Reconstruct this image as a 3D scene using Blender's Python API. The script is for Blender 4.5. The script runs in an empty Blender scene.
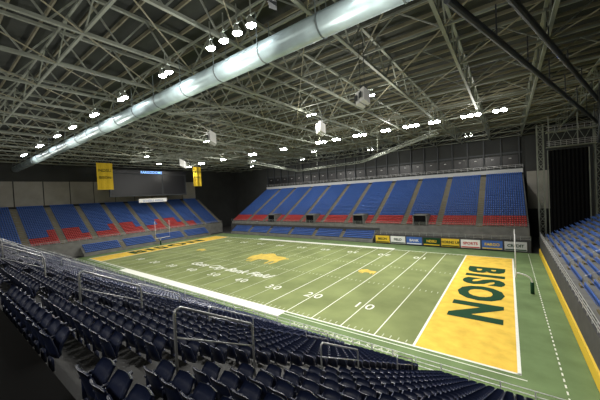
import bpy, math, random
import numpy as np
from mathutils import Vector, Matrix
random.seed(4)
scene=bpy.context.scene
scene.view_settings.view_transform='Standard'
COL=scene.collection

# ------------------------------------------------------------------ materials
def mat(name,col,rough=.6,metal=0,emit=0,noise=0,nscale=3,spec=.5,bump=0,bscale=20):
    m=bpy.data.materials.new(name);m.use_nodes=True
    nt=m.node_tree;b=nt.nodes['Principled BSDF']
    b.inputs['Base Color'].default_value=(*col,1)
    b.inputs['Roughness'].default_value=rough
    b.inputs['Metallic'].default_value=metal
    b.inputs['Specular IOR Level'].default_value=spec
    if emit:
        b.inputs['Emission Color'].default_value=(*col,1)
        b.inputs['Emission Strength'].default_value=emit
    if noise or bump:
        tc=nt.nodes.new('ShaderNodeTexCoord')
    if noise:
        n=nt.nodes.new('ShaderNodeTexNoise');n.inputs['Scale'].default_value=nscale;n.inputs['Detail'].default_value=8
        nt.links.new(tc.outputs['Object'],n.inputs['Vector'])
        r=nt.nodes.new('ShaderNodeValToRGB')
        r.color_ramp.elements[0].position=.3;r.color_ramp.elements[1].position=.7
        r.color_ramp.elements[0].color=(*[c*(1-noise) for c in col],1)
        r.color_ramp.elements[1].color=(*[min(1,c*(1+noise)) for c in col],1)
        nt.links.new(n.outputs['Fac'],r.inputs['Fac']);nt.links.new(r.outputs['Color'],b.inputs['Base Color'])
    if bump:
        n=nt.nodes.new('ShaderNodeTexNoise');n.inputs['Scale'].default_value=bscale
        nt.links.new(tc.outputs['Object'],n.inputs['Vector'])
        bp=nt.nodes.new('ShaderNodeBump');bp.inputs['Strength'].default_value=bump
        nt.links.new(n.outputs['Fac'],bp.inputs['Height']);nt.links.new(bp.outputs['Normal'],b.inputs['Normal'])
    return m
M=dict(
 turf=mat('turf_green',(.165,.195,.08),.95,noise=.22,nscale=.16,spec=.1,bump=.25,bscale=5),
 turf2=mat('turf_apron',(.125,.18,.08),.95,noise=.2,nscale=.3,spec=.1),
 gold=mat('turf_gold',(.66,.44,.07),.9,noise=.16,nscale=.6,spec=.1),
 goldd=mat('turf_gold_worn',(.50,.37,.08),.9,noise=.2,nscale=.6,spec=.1),
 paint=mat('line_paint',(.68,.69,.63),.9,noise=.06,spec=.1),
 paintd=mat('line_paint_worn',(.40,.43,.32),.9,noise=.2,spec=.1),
 green=mat('letter_green',(.014,.05,.024),.9,spec=.1),
 conc=mat('concrete',(.17,.17,.16),.85,noise=.2,nscale=.6),
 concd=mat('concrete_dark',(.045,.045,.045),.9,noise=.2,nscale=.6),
 aisle=mat('aisle_step',(.16,.13,.06),.85,noise=.2),
 black=mat('walkway_shade_black',(.004,.004,.004),.95,spec=.05),  # walkway lies in shadow; that shade is put into this near-black
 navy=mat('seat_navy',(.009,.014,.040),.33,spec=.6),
 blue=mat('seat_blue',(.040,.115,.40),.5),
 red=mat('seat_red',(.50,.04,.04),.5),
 steel=mat('steel_green',(.235,.255,.215),.6,noise=.25,nscale=.3),
 steelb=mat('steel_brown',(.22,.205,.14),.6),
 steeld=mat('steel_dark',(.035,.04,.045),.6),
 deck=mat('roof_deck',(.035,.04,.035),.9,noise=.25,nscale=.2),
 duct=mat('duct_metal',(.46,.58,.59),.38,metal=.35,noise=.15,nscale=.8),
 rigm=mat('rig_steel',(.12,.15,.15),.5),
 wall=mat('wall_paint',(.035,.037,.036),.9,noise=.15,nscale=.2),
 wallg=mat('wall_panel_grey',(.28,.27,.24),.8,noise=.12,nscale=.3),
 pad=mat('pad_gold',(.72,.48,.03),.6),
 rail=mat('rail_paint',(.36,.37,.37),.32,metal=.4),
 raill=mat('rail_light',(.5,.5,.5),.4,metal=.3),
 screen=mat('screen_dark',(.012,.012,.014),.4),
 white=mat('panel_white',(.75,.75,.74),.6),
 lamp=mat('lamp_glow',(.95,.97,1),.5,emit=60),
 sign=mat('sign_blue_glow',(.25,.5,1),.5,emit=1.6),
 strip=mat('ribbon_panel',(.5,.51,.52),.7),
 cgold=mat('cloth_gold',(.62,.42,.02),.9,noise=.1,nscale=2),
 curtain=mat('curtain_portal_black',(.006,.006,.007),.95,spec=.1),
)

# ------------------------------------------------------------------ mesh builder
class MB:
    def __init__(s): s.v=[];s.f=[];s.m=[]
    def face(s,pts,mi=0):
        n=len(s.v);s.v+= [tuple(p) for p in pts];s.f.append(tuple(range(n,n+len(pts))));s.m.append(mi)
    def box(s,a,b,mi=0):
        x0,y0,z0=a;x1,y1,z1=b;n=len(s.v)
        s.v+=[(x0,y0,z0),(x1,y0,z0),(x1,y1,z0),(x0,y1,z0),(x0,y0,z1),(x1,y0,z1),(x1,y1,z1),(x0,y1,z1)]
        for q in ((0,3,2,1),(4,5,6,7),(0,1,5,4),(1,2,6,5),(2,3,7,6),(3,0,4,7)):
            s.f.append(tuple(n+i for i in q));s.m.append(mi)
    def beam(s,p,q,w,h=None,n=4,mi=0,caps=True):
        p=Vector(p);q=Vector(q);d=(q-p)
        if d.length<1e-6:return
        d.normalize();up=Vector((0,0,1)) if abs(d.z)<.95 else Vector((1,0,0))
        r=d.cross(up).normalized();u=r.cross(d);h=h or w;b=len(s.v)
        for c in (p,q):
            for i in range(n):
                a=2*math.pi*(i+.5)/n;k=(1.4142 if n==4 else 1)
                s.v.append(tuple(c+r*(math.cos(a)*w/2*k)+u*(math.sin(a)*h/2*k)))
        for i in range(n):
            s.f.append((b+i,b+(i+1)%n,b+n+(i+1)%n,b+n+i));s.m.append(mi)
        if caps:
            s.f.append(tuple(b+i for i in range(n))[::-1]);s.m.append(mi)
            s.f.append(tuple(b+n+i for i in range(n)));s.m.append(mi)
    def tube(s,pts,w,n=8,mi=0):
        pts=[Vector(p) for p in pts];b=len(s.v);N=len(pts)
        for k,c in enumerate(pts):
            d=(pts[min(k+1,N-1)]-pts[max(k-1,0)]).normalized()
            up=Vector((0,0,1)) if abs(d.z)<.97 else Vector((1,0,.2)).normalized()
            if k and abs(d.dot(lastr))<.99: r=(lastr-d*lastr.dot(d)).normalized()
            else: r=d.cross(up).normalized()
            lastr=r;u=r.cross(d)
            for i in range(n):
                a=2*math.pi*i/n;s.v.append(tuple(c+r*(math.cos(a)*w/2)+u*(math.sin(a)*w/2)))
        for k in range(N-1):
            for i in range(n):
                s.f.append((b+k*n+i,b+k*n+(i+1)%n,b+(k+1)*n+(i+1)%n,b+(k+1)*n+i));s.m.append(mi)
        s.f.append(tuple(b+i for i in range(n))[::-1]);s.m.append(mi)
        s.f.append(tuple(b+(N-1)*n+i for i in range(n)));s.m.append(mi)
    def obj(s,name,mats,parent=None,smooth=False,loc=None):
        me=bpy.data.meshes.new(name);me.from_pydata(s.v,[],s.f)
        for m in mats: me.materials.append(M[m])
        me.polygons.foreach_set('material_index',s.m)
        if smooth: me.polygons.foreach_set('use_smooth',[True]*len(s.f))
        me.update();o=bpy.data.objects.new(name,me);COL.objects.link(o)
        if parent:o.parent=parent
        if loc:o.location=loc
        return o
def empty(name,loc=(0,0,0)):
    e=bpy.data.objects.new(name,None);e.empty_display_size=.5;COL.objects.link(e);e.location=loc;return e
def tiled(name,V,F,pos,ux,vx,mats,parent,mi=None,smooth=False):
    """tile template (V local: x along row, y toward back, z up) at positions pos (world)"""
    V=np.array(V,float);pos=np.array(pos,float);n=len(V);m=len(pos)
    ux=np.array([*ux,0.]);vx=np.array([*vx,0.])
    W=V[:,0:1]*ux+V[:,1:2]*vx+V[:,2:3]*np.array([0,0,1.])
    A=(pos[:,None,:]+W[None]).reshape(-1,3)
    k=len(F[0]);FA=np.array(F);L=(FA[None]+(np.arange(m)*n)[:,None,None]).reshape(-1)
    me=bpy.data.meshes.new(name);nf=len(F)*m
    me.vertices.add(len(A));me.vertices.foreach_set('co',A.ravel())
    me.loops.add(len(L));me.loops.foreach_set('vertex_index',L.astype(np.int32))
    me.polygons.add(nf);me.polygons.foreach_set('loop_start',(np.arange(nf)*k).astype(np.int32))
    me.polygons.foreach_set('loop_total',np.full(nf,k,np.int32))
    for q in mats: me.materials.append(M[q])
    if mi is not None: me.polygons.foreach_set('material_index',np.repeat(np.array(mi,np.int32),len(F)))
    if smooth: me.polygons.foreach_set('use_smooth',[True]*nf)
    me.update(calc_edges=True);me.validate()
    o=bpy.data.objects.new(name,me);COL.objects.link(o);o.parent=parent;return o

# ------------------------------------------------------------------ seat templates (x width, y toward back, z up)
def seat_hi():
    V=[];F=[]
    def slab(fn,nu,nv,th):
        b=len(V);P=np.array([[fn(i/nu,j/nv) for j in range(nv+1)] for i in range(nu+1)])
        du=np.gradient(P,axis=0);dv=np.gradient(P,axis=1);N=np.cross(du,dv);N/=np.linalg.norm(N,axis=2,keepdims=True)+1e-9
        for S in (P-N*th/2,P+N*th/2):
            for i in range(nu+1):
                for j in range(nv+1):V.append(tuple(S[i,j]))
        o=(nu+1)*(nv+1);id=lambda i,j,s=0:b+s*o+i*(nv+1)+j
        for i in range(nu):
            for j in range(nv):
                F.append((id(i,j),id(i,j+1),id(i+1,j+1),id(i+1,j)));F.append((id(i,j,1),id(i+1,j,1),id(i+1,j+1,1),id(i,j+1,1)))
        for i in range(nu):
            for j in (0,nv):F.append((id(i,j),id(i+1,j),id(i+1,j,1),id(i,j,1)))
        for j in range(nv):
            for i in (0,nu):F.append((id(i,j),id(i,j+1),id(i,j+1,1),id(i,j,1)))
    def back(u,v):
        x=(u-.5)*.47; e=abs(u-.5)*2
        if v>.6: x*=1-.10*((v-.6)/.4)**2
        z=.40+v*.46*(1-.10*e**4*(v>.5))
        y=.70+.08*v-.055*e**2+.03*v*v
        return (x,y,z)
    slab(back,8,5,.03)
    def pan(u,v):   # tip-up seat, folded
        x=(u-.5)*.43; e=abs(u-.5)*2
        if v>.7:x*=1-.12*((v-.7)/.3)**2
        return (x,.60-.17*v+.03*e*e+.05*math.sin(v*math.pi),.42+.36*v)
    slab(pan,6,4,.045)
    def bx(x0,y0,z0,x1,y1,z1):
        b=len(V);V.extend([(x0,y0,z0),(x1,y0,z0),(x1,y1,z0),(x0,y1,z0),(x0,y0,z1),(x1,y0,z1),(x1,y1,z1),(x0,y1,z1)])
        for q in ((0,3,2,1),(4,5,6,7),(0,1,5,4),(1,2,6,5),(2,3,7,6),(3,0,4,7)):F.append(tuple(b+i for i in q))
    bx(-.275,.28,.60,-.235,.74,.635)   # arm rest
    bx(-.270,.60,.30,-.240,.72,.62)
    bx(-.268,.62,.0,-.242,.70,.32)     # stanchion
    return V,F
def seat_lo():
    V=[];F=[]
    def hx(p):
        b=len(V);V.extend(p)
        for q in ((0,3,2,1),(4,5,6,7),(0,1,5,4),(1,2,6,5),(2,3,7,6),(3,0,4,7)):F.append(tuple(b+i for i in q))
    hx([(-.235,.68,.36),(.235,.68,.36),(.235,.73,.36),(-.235,.73,.36),(-.20,.76,.86),(.20,.76,.86),(.20,.80,.86),(-.20,.80,.86)])
    hx([(-.215,.56,.40),(.215,.56,.40),(.215,.62,.38),(-.215,.62,.38),(-.19,.36,.72),(.19,.36,.72),(.19,.42,.76),(-.19,.42,.76)])
    return V,F
HI=seat_hi();LO=seat_lo()

# ------------------------------------------------------------------ grandstand
def stand(parent,tag,O,u,v,length,rows,z0,depth,rise,aisles,colf,tmpl=LO,mats=('blue','red'),aw=1.3,hif=None,pitch=.55,cm='conc',am='aisle'):
    O=Vector(O);u3=Vector((*u,0));v3=Vector((*v,0));W=lambda a,b,z:O+u3*a+v3*b+Vector((0,0,z))
    mb=MB()
    for i in range(rows):
        zb=z0+(i-1)*rise if i else 0;zt=z0+i*rise
        mb.face([W(0,i*depth,zb),W(length,i*depth,zb),W(length,i*depth,zt),W(0,i*depth,zt)],0)
        mb.face([W(0,i*depth,zt),W(length,i*depth,zt),W(length,(i+1)*depth,zt),W(0,(i+1)*depth,zt)],0)
        for a in (0,length):
            mb.face([W(a,i*depth,0),W(a,(i+1)*depth,0),W(a,(i+1)*depth,zt),W(a,i*depth,zt)],0)
        for a in aisles:      # aisle half steps
            if i<rows-1:
                p=[W(a-aw/2,(i+.5)*depth,zt),W(a+aw/2,(i+.5)*depth,zt),W(a+aw/2,(i+.5)*depth,zt+rise/2),W(a-aw/2,(i+.5)*depth,zt+rise/2)]
                mb.face(p,1)
                mb.face([p[3],p[2],W(a+aw/2,(i+1)*depth,zt+rise/2),W(a-aw/2,(i+1)*depth,zt+rise/2)],1)
                for sg in(-1,1):
                    mb.face([W(a+sg*aw/2,(i+.5)*depth,zt),W(a+sg*aw/2,(i+1)*depth,zt),W(a+sg*aw/2,(i+1)*depth,zt+rise/2),W(a+sg*aw/2,(i+.5)*depth,zt+rise/2)],1)
    mb.obj(tag+'_terrace',[cm,am],parent)
    pos=[];mi=[];posh=[]
    edges=[0]+sorted(aisles)+[length]
    for i in range(rows):
        for k in range(len(edges)-1):
            a0=edges[k]+(aw/2+.1 if k else .3);a1=edges[k+1]-(aw/2+.1 if k<len(edges)-2 else .3)
            n=int((a1-a0)/pitch)
            for j in range(n):
                a=a0+(a1-a0-n*pitch)/2+(j+.5)*pitch;c=colf(i,a)
                if c<0:continue
                p=W(a,i*depth,z0+i*rise)
                if hif and hif(p):posh.append(p)
                else: pos.append(p);mi.append(c)
    if pos: tiled(tag+'_seats',*tmpl,pos,u,v,mats,parent,mi)
    if posh:
        tiled(tag+'_seats_front',*HI,posh,u,v,mats,parent,[0]*len(posh),smooth=False)

# -------- near stand (the camera stands at its top)
near=empty('near_grandstand')
ND,NR=.84,.462
naX=[3.4,-3.2,-11,-19,-28,-37,-46,-55,-64,-73,-82,-91,11.2]
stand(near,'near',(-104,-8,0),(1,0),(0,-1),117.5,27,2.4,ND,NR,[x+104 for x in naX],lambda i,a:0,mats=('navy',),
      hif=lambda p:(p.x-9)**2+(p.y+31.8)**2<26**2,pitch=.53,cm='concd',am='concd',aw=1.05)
mb=MB()
mb.box((-104,-36,14.0),(20,-8-27*ND,14.86),0)
mb.box((-104,-40,14.86),(20,-36,15.5),0)
mb.obj('walkway',['black'],near)
rails=MB()
def rail_loop(x,y0,y1,h=1.37,w=.07):
    zf=lambda y:2.4+.55*(-8-y)
    pts=[(x,y0,zf(y0)-.1),(x,y0,zf(y0)+h-.16),(x,y0+.04,zf(y0)+h-.06),(x,y0+.14,zf(y0)+h-.04)]
    pts+=[(x,y1-.16,zf(y1)+h+.06),(x,y1-.05,zf(y1)+h),(x,y1,zf(y1)+h-.12),(x,y1,zf(y1)-.1)]
    rails.tube(pts,w,10)
    rails.beam((x,y0,zf(y0)+h*.55),(x,y1,zf(y1)+h*.55),.04,n=6)
for x in naX:
    if x>5: continue
    if x==3.4: rail_loop(x,-28.8,-26.7,w=.06)
    elif x==-11: rail_loop(x,-30.0,-28.0)
    else: rail_loop(x,-28.6,-26.6)
    rail_loop(x,-23.5,-20.6,1.1);rail_loop(x,-15.5,-12.6,1.05)
rails.obj('aisle_handrails',['rail'],near,smooth=True)
fr=MB()
x=-104
while x<13.4:
    fr.beam((x,-8.05,2.4),(x,-8.05,3.5),.07);x+=1.9
for z in (3.5,3.15,2.8): fr.beam((-104,-8.05,z),(13.4,-8.05,z),.07,n=6)
fr.obj('front_guardrail',['raill'],near)
mb=MB();mb.box((-104,-7.98,0),(13.5,-7.87,1.3),0);mb.obj('wall_padding',['pad'],near)

# -------- far stand
far=empty('far_grandstand')
faX=[12.5-10.5*k for k in range(0,12)]
fa=[x+104 for x in faX if -103<x<12]
vom=[x+104+5.2 for x in (-19.,-40.,-61.,-82.)]
def cfar(i,a):
    for q in vom:
        if abs(a-q)<2.1 and i<5: return -1
    return 1 if i<5 else 0
stand(far,'far',(-104,61.5,0),(1,0),(0,1),117,31,5.6,.84,.487,fa,cfar)
mb=MB()
for q in vom:   # vomitory portals
    x=q-104
    mb.box((x-2.1,61.3,5.6),(x-1.8,66,8.9),0);mb.box((x+1.8,61.3,5.6),(x+2.1,66,8.9),0)
    mb.box((x-1.8,61.45,5.7),(x+1.8,65.9,8.7),1);mb.box((x-2.1,61.3,8.7),(x+2.1,66,8.95),0)  # black block fills each opening, the dark inside put into its colour
mb.obj('vomitory_portals',['conc','curtain'],far)
mb=MB()
mb.box((-27,57,0),(13,61.5,3.0),0)
mb.box((-104,60.9,0),(-27,61.5,4.4),0)
mb.obj('lower_wall',['concd'],far)
mb=MB()
for (xa,xb,y,z) in ((-27,13,57.05,3.0),(-104,13,61.4,5.6)):
    x=xa
    while x<=xb: mb.beam((x,y,z),(x,y,z+1.05),.06);x+=2
    for k in (.35,.7,1.05): mb.beam((xa,y,z+k),(xb,y,z+k),.06)
mb.obj('guardrails',['rail'],far)
stand(far,'retractable',(-100,57.2,0),(1,0),(0,1),72,5,.9,.76,.5,[12,24,36,48,60],lambda i,a:0,aw=1.2)

# -------- left end stand
lend=empty('end_grandstand')
la=[9*k+3 for k in range(0,11)]
def cl(i,a): return 1 if i<8 and 22<a<80 and (int(a/9)%2==1 or i<4) else 0
stand(lend,'end',(-109.8,-34,0),(0,1),(-1,0),94,24,5.0,.84,.53,la,cl)
stand(lend,'end_retractable',(-106,0,0),(0,1),(-1,0),50,5,.9,.76,.5,[12.5,25,37.5],lambda i,a:0,aw=1.2)
mb=MB();x=-34
while x<60: mb.beam((-109.8,x,5),(-109.8,x,6.05),.07);x+=2
for k in (.35,.7,1.05): mb.beam((-109.8,-34,5+k),(-109.8,60,5+k),.07)
mb.obj('guardrails',['raill'],lend)

# -------- right end stand
rend=empty('end_grandstand')
stand(rend,'right',(15.2,-8,0),(0,1),(1,0),64,18,4.3,.84,.47,[6,15,24,33,42,51,59],lambda i,a:0,pitch=.53)
mb=MB();y=-8
while y<56: mb.beam((14.7,y,4.3),(14.7,y,5.4),.06);y+=2
for k in (.35,.7,1.1): mb.beam((14.7,-8,4.3+k),(14.7,56,4.3+k),.06)
mb.obj('guardrails',['raill'],rend)
mb=MB();mb.box((14.6,-8,0),(15.2,56,4.3),0);mb.box((14.42,-8,0),(14.6,56,1.4),1)
mb.obj('front_wall',['concd','pad'],rend)
mb=MB()
for y in (-2,7,16,25,34,43):
    z0=4.3
    mb.tube([(16,y,z0+.3),(16,y,z0+1.2),(16.1,y,z0+1.35),(20.4,y,z0+3.9),(20.5,y,z0+3.7),(20.5,y,z0+2.6)],.06)
mb.obj('aisle_handrails',['rail'],rend)

# ------------------------------------------------------------------ football field
fld=empty('football_field')
mb=MB();mb.box((-105.9,-7.8,-.19),(14.4,56.75,0),0);mb.obj('turf_apron',['turf2'],fld)
mb=MB();mb.box((-100.6,0,-.1),(9.14,48.77,.006),0);mb.obj('turf',['turf'],fld)
mb=MB()
for a,b in ((0,9.14),(-100.6,-91.44)): mb.box((a,0,0),(b,48.77,.012),0)
mb.obj('end_zone_paint',['gold'],fld)
L=MB();Z=.02
def ln(x0,y0,x1,y1,mi=0): L.box((x0,y0,0),(x1,y1,Z),mi)
for k in range(0,21):
    x=-k*4.572
    w=.065 if k not in (0,20) else .13
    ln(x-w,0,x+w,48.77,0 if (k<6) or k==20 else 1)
ln(-100.9,-.25,9.4,0);ln(-100.9,48.77,9.4,49.0);ln(9.14,-.2,9.42,49);ln(-100.9,-.2,-100.6,49)
ln(-73.15,-1.9,-18.3,-.25);ln(-73.15,49,-18.3,50.7)
ln(-18.3,-.9,9.8,-.8);ln(-100,-.9,-73,-.8)
for i in range(1,100):
    x=-i*.9144
    if i%5==0: continue
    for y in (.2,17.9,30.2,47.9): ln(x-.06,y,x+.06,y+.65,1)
y=-6
while y<55: ln(12.3,y,12.42,y+.45);y+=.95
x=-15
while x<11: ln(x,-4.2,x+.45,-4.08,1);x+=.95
L.obj('yard_lines',['paint','paintd'],fld)
def text(name,body,loc,rot,size,m,parent,sx=1,offset=0,shear=0,rx=0,ex=.004,spacing=1):
    c=bpy.data.curves.new(name,'FONT');c.body=body;c.size=size;c.align_x='CENTER';c.align_y='CENTER';c.offset=offset;c.extrude=ex;c.shear=shear;c.space_character=spacing
    c.resolution_u=3
    o=bpy.data.objects.new(name,c);COL.objects.link(o);o.location=loc;o.rotation_euler=(rx,0,rot);o.scale=(sx,1,1);c.materials.append(M[m]);o.parent=parent;return o
text('end_zone_letters','BISON',(4.5,24.2,.03),-math.pi/2,8.0,'green',fld,sx=1.08,offset=.40,spacing=1.22)
text('end_zone_letters_far','BISON',(-96,24.4,.03),math.pi/2,8.0,'green',fld,sx=1.08,offset=.36,spacing=1.2)
for i,n in enumerate(['10','20','30','40','50','40','30','20','10']):
    x=-9.144*(i+1)
    text('yard_number_near',n,(x,7.3,.03),0,2.8,'paint',fld,offset=.0,spacing=1.35)
    text('yard_number_far',n,(x,41.5,.03),math.pi,2.8,'paint',fld,offset=.0,spacing=1.35)
text('field_script','Gate City Bank Field',(-47,12.0,.03),0,3.6,'paint',fld,offset=.03,shear=.3,sx=.95)
text('sideline_script','NORTH DAKOTA STATE',(-8,-2.7,.03),0,1.1,'paintd',fld,offset=.01,spacing=1.2)
BIS=[(-1,.02),(-1.06,.14),(-.97,.3),(-.90,.34),(-.95,.50),(-.90,.60),(-.82,.47),(-.72,.52),(-.55,.68),(-.35,.76),(-.15,.70),(.05,.55),(.3,.46),(.6,.45),(.85,.42),(.98,.30),(1.1,.34),(1.22,.22),(1.1,.24),(1.0,.14),(.97,-.05),(1.05,-.25),(1.0,-.55),(.90,-.55),(.90,-.30),(.76,-.12),(.70,-.30),(.72,-.55),(.62,-.55),(.55,-.2),(.3,-.12),(0,-.14),(-.18,-.2),(-.2,-.55),(-.31,-.55),(-.36,-.25),(-.44,-.55),(-.55,-.55),(-.5,-.22),(-.66,-.26),(-.78,-.36),(-.84,-.24),(-.92,-.14)]
def bison(name,c,s,sy=1.6):
    m=MB();m.face([(c[0]+x*s,c[1]+y*s*sy,.045) for x,y in BIS],0);m.obj(name,['goldd'],fld)
bison('midfield_bison',(-46,24.4),5.8,1.35);bison('bison_mark',(-16,24.4),1.9,1.3);bison('bison_mark_far',(-76,24.4),1.9,1.3)

# goal posts
def goal(x,sg):
    g=empty('goal_post');m=MB();y=24.38
    m.tube([(x+sg*2,y,0.01),(x+sg*2,y,1.9)]+[(x+sg*(2-(1-math.cos(a))*2),y,1.9+1.15*math.sin(a)) for a in [k*math.pi/16 for k in range(1,9)]],.22,10,0)
    m.tube([(x+sg*2,y,0.01),(x+sg*2,y,1.8)],.5,12,1)
    m.tube([(x,y-2.82,3.05),(x,y+2.82,3.05)],.17,8,0)
    for q in(-2.82,2.82): m.tube([(x,y+q,3.05),(x,y+q,9.7)],.11,8,0)
    m.obj('post_frame',['white','green'],g,smooth=True)
goal(9.5,1);goal(-101,-1)

# ------------------------------------------------------------------ advertising boards on far wall
cols=[('pad','green','BISON'),('white','green','FIELD'),('blue','white','BANK'),('green','pad','NDSU'),('pad','green','HORNS UP'),('white','red','SPORTS'),('blue','pad','FARGO'),('strip','green','CREDIT')]
for i,(a,b,t) in enumerate(cols):
    x0=-26.6+i*4.9
    e=empty('advertising_board');m=MB();m.box((x0,56.8,.35),(x0+4.5,56.98,2.6),0);m.box((x0+.12,56.76,.47),(x0+4.38,56.8,.75),1)
    m.obj('panel',[a,b],e)
    text('lettering',t,(x0+2.25,56.75,1.6),0,1.0,b,e,rx=math.pi/2,offset=.03)

# ------------------------------------------------------------------ building shell
def shell(name,a,b,m):
    mb=MB();mb.box(a,b);return mb.obj(name,[m])
shell('floor',(-134,-42,-.6),(36,92,-.2),'concd')
shell('wall_far',(-134,89,-.2),(36,90,37.5),'wall')
shell('wall_left',(-133,-41,-.2),(-132,89,37.5),'wall')
shell('wall_right',(34,-41,-.2),(35,89,37.5),'wall')
shell('wall_near',(-134,-42,-.2),(36,-41,37.5),'wall')
shell('ceiling',(-134,-42,37.5),(36,90,38),'deck')
mb=MB()
mb.box((-104,88.3,20.9),(13,88.7,22.3),0)
mb.box((-104,88.2,22.3),(13,88.8,22.6),1)
for k in range(24):
    x=-103+k*5;mb.box((x,88.2,22.6),(x+.35,88.7,37),1)
    if k<23:
        mb.box((x+.5,88.75,23.2),(x+4.85,88.95,27),3)
        mb.box((x+2.3,88.5,25.9),(x+3.0,88.7,26.1),4)
for z in (23.1,23.6): mb.beam((-104,88.1,z),(13,88.1,z),.08,mi=2)
for k in range(59): mb.beam((-103+k*2,88.1,22.5),(-103+k*2,88.1,23.6),.07,mi=2)
mb.box((-104,88.6,27.5),(13,88.75,28.1),1)
mb.obj('trim_1',['strip','steeld','raill','screen','white'])
mb=MB()
for k in range(12):
    y=-36+k*8; mb.box((-131.9,y,18),(-131.6,y+7.7,27),0)
mb.obj('trim_2',['wallg'])
mb=MB()
for k in range(3): mb.box((13.8+k*2.6,84.6,9),(16.2+k*2.6,85,21),0)
mb.box((13.6,85,0),(34,85.3,32.5),1)
mb.obj('trim_3',['wallg','wall'])

# ------------------------------------------------------------------ roof structure
rf=empty('roof_truss_structure')
m=MB()
ZB,ZT=33.,36.6
y0,y1=-41,89
xs=[30-8.6*k for k in range(19)]
for x in xs:
    m.beam((x,y0,ZB),(x,y1,ZB),.34,.3);m.beam((x,y0,ZT),(x,y1,ZT),.34,.3)
    n=24;st=(y1-y0)/n
    for i in range(n):
        ya=y0+i*st
        m.beam((x,ya,ZB),(x,ya+st/2,ZT),.15,caps=False);m.beam((x,ya+st/2,ZT),(x,ya+st,ZB),.15,caps=False)
m.obj('main_trusses',['steel'],rf)
m=MB()
y=y0+1.5
while y<y1:
    m.beam((-132,y,ZT+.45),(34,y,ZT+.45),.16,.4);y+=2.7
m.obj('purlins',['steelb'],rf)
m=MB()
y=y0+8
while y<y1:
    m.beam((-132,y,ZB+.1),(34,y,ZB+.1),.22);m.beam((-132,y,ZT-.4),(34,y,ZT-.4),.2)
    for a,b in zip(xs[:-1],xs[1:]):
        c=(a+b)/2;m.beam((a,y,ZB),(c,y,ZT-.4),.12,caps=False);m.beam((c,y,ZT-.4),(b,y,ZB),.12,caps=False)
    y+=10.8
m.obj('cross_trusses',['steel'],rf)
m=MB()
for i,(a,b) in enumerate(zip(xs[:-1],xs[1:])):
    for j in range(0,12):
        ya=y0+8+j*10.8
        if ya+10.8<y1: m.beam((a,ya,ZB-.05),(b,ya+10.8,ZB-.05),.1,caps=False)
m.obj('diagonal_bracing',['steelb'],rf)

# duct
d=empty('ventilation_duct');m=MB()
DY,DZ=-13.2,30.
m.tube([(-118,DY,DZ),(30,DY,DZ)],1.8,28)
m.obj('pipe',['duct'],d,smooth=True)
m=MB()
for k in range(25):
    x=28-k*6;m.tube([(x,DY,DZ),(x+.12,DY,DZ)],1.9,28)
    m.beam((x,DY-.8,DZ+.4),(x,DY-.8,ZB),.06);m.beam((x,DY+.8,DZ+.4),(x,DY+.8,ZB),.06)
m.obj('bands',['rigm'],d)

# hanging rigging
def truss(mb,p,q,s=.6,n=None):
    p=Vector(p);q=Vector(q);dd=q-p;n=n or max(2,int(dd.length/1.4));r=dd.cross(Vector((0,0,1))).normalized()*s/2;h=Vector((0,0,s))
    for o in (r,-r,h): mb.beam(p+o,q+o,.09)
    for i in range(n):
        a=p+dd*i/n;b=p+dd*(i+.5)/n;c=p+dd*(i+1)/n
        for o in (r,-r):
            mb.beam(a+o,b+h,.05,caps=False);mb.beam(b+h,c+o,.05,caps=False)
        mb.beam(a+r,a-r,.05,caps=False)
for grp in (((( -44,18,26),(-55,54,26)),((-55,54,26),(-27,49,26)),((-27,49,26),(0,18,26))),(((-27.6,-11.5,29),(-14.8,-2.1,29)),),(((-47.6,-8,25),(-32,-.7,25)),)):
    g=empty('hanging_rig_frame');m=MB()
    for p,q in grp:
        truss(m,p,q)
        for t in (.05,.35,.65,.95):
            c=Vector(p).lerp(Vector(q),t);m.beam(c+Vector((0,0,.5)),(c.x,c.y,ZB),.04)
    m.obj('frame',['steel'],g)
m=MB()
for a,b in (((6,-10,30),(26,60,29.5)),((7.6,-11,31.5),(27.6,59,31)),((14,-12,33),(22,40,24))):
    m.beam(a,b,.55,n=10)
    for t in range(9):
        p=Vector(a).lerp(Vector(b),t/8);m.beam(p,(p.x,p.y,ZB),.12)
m.obj('end_bracing',['steeld'],rf)

# loudspeaker clusters
def speaker(x,y,z,s=1.2,rz=0,body='white'):
    e=empty('loudspeaker_cluster',(x,y,z));e.rotation_euler=(0,0,rz);m=MB()
    for i,(ox,tl) in enumerate(((-.55,.25),(.55,-.25))):
        c=Vector((ox*s,0,0))
        a=[c+Vector((sx*.45*s*(1 if sy>0 else .6),sy*.35*s,sz*.6*s+ (sy*.2*s))) for sx in(-1,1) for sy in (-1,1) for sz in(-1,1)]
        for q in ((0,1,3,2),(4,6,7,5),(0,4,5,1),(2,3,7,6),(0,2,6,4),(1,5,7,3)): m.face([a[k] for k in q],0)
        m.beam(c+Vector((0,.5*s,.15)),c+Vector((0,.56*s,.15)),.55*s,mi=1)
    m.beam((-1.1*s,0,.75*s),(1.1*s,0,.75*s),.1,mi=1);m.beam((-.5*s,0,.7*s),(-.5*s,0,ZB-z),.05,mi=1);m.beam((.5*s,0,.7*s),(.5*s,0,ZB-z),.05,mi=1)
    m.obj('cabinets',[body,'steeld'],e)
speaker(-2.9,-4,27,1.05,2.4);speaker(-24.9,-6.5,26,1.2,2.6);speaker(-60,10,27,1.5,2.4);speaker(-18,12,29,1.4,2.4)
speaker(-3.2,-17.4,30.6,.8,2.2,'steeld')

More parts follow.
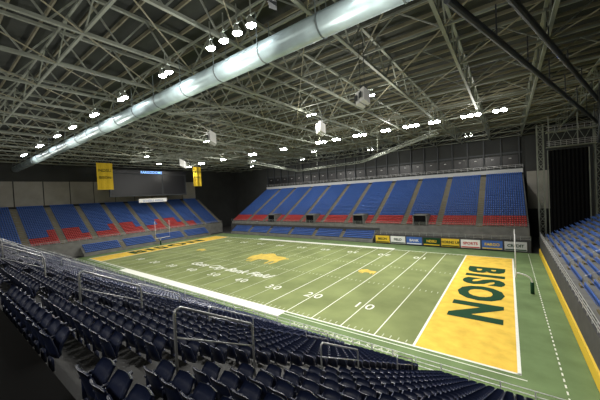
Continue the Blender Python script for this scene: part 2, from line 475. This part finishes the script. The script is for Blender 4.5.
# floodlights
def flood(x,y,z,aim,n=3,power=9000,spot=True,top=None,R=.42,name='floodlight',fill=0,cone=150,sdz=-1.6):
    top=ZB if top is None else top
    e=empty(name,(x,y,z));m=MB()
    A=Vector(aim)-Vector((x,y,z));A.normalize()
    for k in range(n):
        cx=(k-(n-1)/2)*1.25;c=Vector((cx,0,0))
        b=len(m.v);r=A.orthogonal().normalized();u=A.cross(r);N=14
        prof=((-.6,.3),(-.4,.6),(0,1.0),(.02,.92),(.12,.8),(.2,.5))
        for t,rr in prof:
            for i in range(N):
                a=2*math.pi*i/N;m.v.append(tuple(c+A*t+r*(rr*R*math.cos(a))+u*(rr*R*math.sin(a))))
        for t in range(5):
            for i in range(N):
                m.f.append((b+t*N+i,b+t*N+(i+1)%N,b+(t+1)*N+(i+1)%N,b+(t+1)*N+i));m.m.append(0 if t<3 else 1)
        m.f.append(tuple(b+5*N+i for i in range(N)));m.m.append(1)
        m.beam(c-A*.5,c+Vector((0,0,.75)),.06)
    m.beam((-n/2,0,.75),(n/2,0,.75),.1);m.beam((0,0,.75),(0,0,top-z),.08)
    m.obj('housings',['steel','lamp'],e)
    if spot:
        l=bpy.data.lights.new('bulb','SPOT');l.energy=power;l.spot_size=math.radians(cone);l.spot_blend=.9;l.shadow_soft_size=.3;l.color=(1,.97,.90)
        o=bpy.data.objects.new('bulb',l);COL.objects.link(o);o.parent=e;o.location=A*.6
        o.rotation_euler=A.to_track_quat('-Z','Y').to_euler()
    if fill:  # added point light, stands in for glow bounced onto the roof steel
        l=bpy.data.lights.new('fill','POINT');l.energy=fill;l.shadow_soft_size=.5;l.color=(1,.96,.87)
        o=bpy.data.objects.new('fill',l);COL.objects.link(o);o.location=(0,0,sdz);o.parent=e
for i,x in enumerate([8,3,-4,-9,-15,-22,-29,-34,-48,-62,-78,-92]):
    flood(x,37.5,32,(x-4,26,0),3 if i%2 else 2,power=10500,fill=2000 if i%3==1 else 0,R=.6)
for i,(x,n) in enumerate([(6,1),(3,1),(-6.7,1),(-8.3,1),(-10,1),(-11.8,1),(-19.5,2),(-30,2),(-40,2),(-50,2),(-59,2),(-72,3),(-88,3)]):
    flood(x,-15.9,30.7,(x,-11,0),n,power=8000,fill=1000 if i in (1,4,6,8,10,12) else 0,R=.43,cone=125,sdz=-4.5)
for x,y in ((-100,24),(-60,64),(-30,64),(0,64),(-90,64),(-45,50),(-75,50)):
    flood(x,y,32,(x,y+18 if y>30 else y,8),2,power=9500)
for x,y in ((-8,10),(-20,12),(-52,12),(-84,12),(-105,40)):
    flood(x,y,32,(x,y+6,0),2,power=6000,fill=1700)
# unseen fill lamps added behind the camera to brighten near stand, duct and roof
for x in (25,2,-20,-42,-66,-90):
    flood(x,-38.5,27,(x,-18,18),1,spot=False,R=.3,name='fill_lamp',fill=2500)

# ------------------------------------------------------------------ scoreboard & banners
sb=empty('scoreboard');m=MB()
m.box((-118.8,13,20),(-118,46,29.6),0)
m.box((-118,13,29.6),(-117.6,46,31),1)
for y in (14,24,35,45): m.beam((-118.4,y,29.6),(-118.4,y,ZB),.2,mi=2)
m.box((-117.99,13.6,20.5),(-117.95,34,29.2),3);m.box((-117.99,34.6,20.5),(-117.95,45.4,29.2),3)
m.obj('board',['steeld','screen','steeld','screen'],sb)
o=text('header_lettering','FARGODOME',(-117.5,29.5,30.2),math.pi/2,1.5,'sign',sb,rx=math.pi/2,offset=.03)
sg=empty('sign_board');m=MB();m.box((-116.6,23,17.2),(-116.3,35,18.8),0);m.obj('panel',['white'],sg)
text('lettering','SCHEELS ARENA',(-116.25,29,17.8),math.pi/2,1.2,'blue',sg,rx=math.pi/2)
def banner(y,z0,z1,w):
    b=empty('championship_banner');m=MB();n=10
    for i in range(n):
        a=y-w/2+w*i/n;c=y-w/2+w*(i+1)/n;f=lambda t:-106+.08*math.sin(t*3)
        m.face([(f(a),a,z0),(f(c),c,z0),(f(c),c,z1),(f(a),a,z1)],0)
    m.beam((-106,y-w/2-.2,z1),(-106,y+w/2+.2,z1),.12,mi=1)
    for s in(-1,1): m.beam((-106,y+s*w/2,z1),(-106,y+s*w/2,ZB),.05,mi=1)
    m.obj('cloth',['cgold','steeld'],b)
    text('lettering','NDSU',(-105.8,y,(z0+z1)/2+2),math.pi/2,1.5,'green',b,rx=math.pi/2)
    text('lettering','BISON',(-105.8,y,(z0+z1)/2-.5),math.pi/2,1.3,'green',b,rx=math.pi/2)
banner(7.6,22.5,32,5);banner(44.5,23.5,32.4,4.2)

# ------------------------------------------------------------------ right corner: curtain, catwalk
c=empty('stage_curtain');m=MB();n=40
for i in range(n):
    a=17+6.9*i/n;b=17+6.9*(i+1)/n;f=lambda t:60+.12*math.sin(t*9)
    m.face([(a,f(a),1.5),(b,f(b),1.5),(b,f(b),25),(a,f(a),25)],0)
m.beam((16.8,60,25),(24.2,60,25),.2,mi=1)
for x in (17,20.8,23.9): m.beam((x,60,25),(x,60,ZB),.06,mi=1)
for x in (16.85,24.05): m.beam((x,60,1.5),(x,60,25),.16,mi=2)
m.obj('cloth',['curtain','steeld','steel'],c)
c=empty('catwalk');m=MB()
m.box((16.5,57.5,25.4),(33,59.5,25.6),0)
m.box((16.5,57.5,29.0),(33,59.5,29.15),0)
for x in range(17,33,1):
    m.beam((x,57.5,25.6),(x,57.5,26.8),.06,mi=1)
    m.beam((x,57.5,29.1),(x,57.5,30.2),.06,mi=1)
    if x%2: m.beam((x,57.4,26.8),(x+1,57.4,29),.08,mi=0);m.beam((x+1,57.4,29),(x+2,57.4,26.8),.08,mi=0)
for z in (26,26.4,26.8,29.6,30.2): m.beam((16.5,57.5,z),(33,57.5,z),.07,mi=1)
for x in (17,22,27,32): m.beam((x,58.5,25.6),(x,58.5,ZB),.2,mi=0)
m.obj('platform',['steel','raill'],c)
for (x,y) in ((15.6,70),(25.2,61)):
    c=empty('steel_column');m=MB()
    for dx,dy in ((0,0),(1.3,0),(0,1.3),(1.3,1.3)): m.beam((x+dx,y+dy,0),(x+dx,y+dy,33),.26)
    for k in range(16):
        z=k*2.05;m.beam((x,y,z),(x+1.3,y,z+2.05),.12);m.beam((x+1.3,y,z),(x,y,z+2.05),.12);m.beam((x,y,z),(x+1.3,y,z),.1)
    m.obj('lattice',['steel'],c)

# ------------------------------------------------------------------ camera
cam=bpy.data.cameras.new('camera');co=bpy.data.objects.new('camera',cam);COL.objects.link(co)
cx,cy,cz,yaw,pit,rol,f=8.947734,-31.762967,17.392819,2.20992,-.020826,-.0508454,281.0993
F=Vector((math.cos(pit)*math.cos(yaw),math.cos(pit)*math.sin(yaw),math.sin(pit)))
R0=F.cross(Vector((0,0,1))).normalized();U0=R0.cross(F)
R_=R0*math.cos(rol)+U0*math.sin(rol);U_=-R0*math.sin(rol)+U0*math.cos(rol)
mw=Matrix((( R_.x,U_.x,-F.x,cx),(R_.y,U_.y,-F.y,cy),(R_.z,U_.z,-F.z,cz),(0,0,0,1)))
co.matrix_world=mw
cam.sensor_fit='HORIZONTAL';cam.sensor_width=36;cam.lens=36*f/600;cam.clip_start=.05;cam.clip_end=500
scene.camera=co
w=bpy.data.worlds.new('World');w.use_nodes=True;w.node_tree.nodes['Background'].inputs[0].default_value=(.02,.02,.02,1);scene.world=w
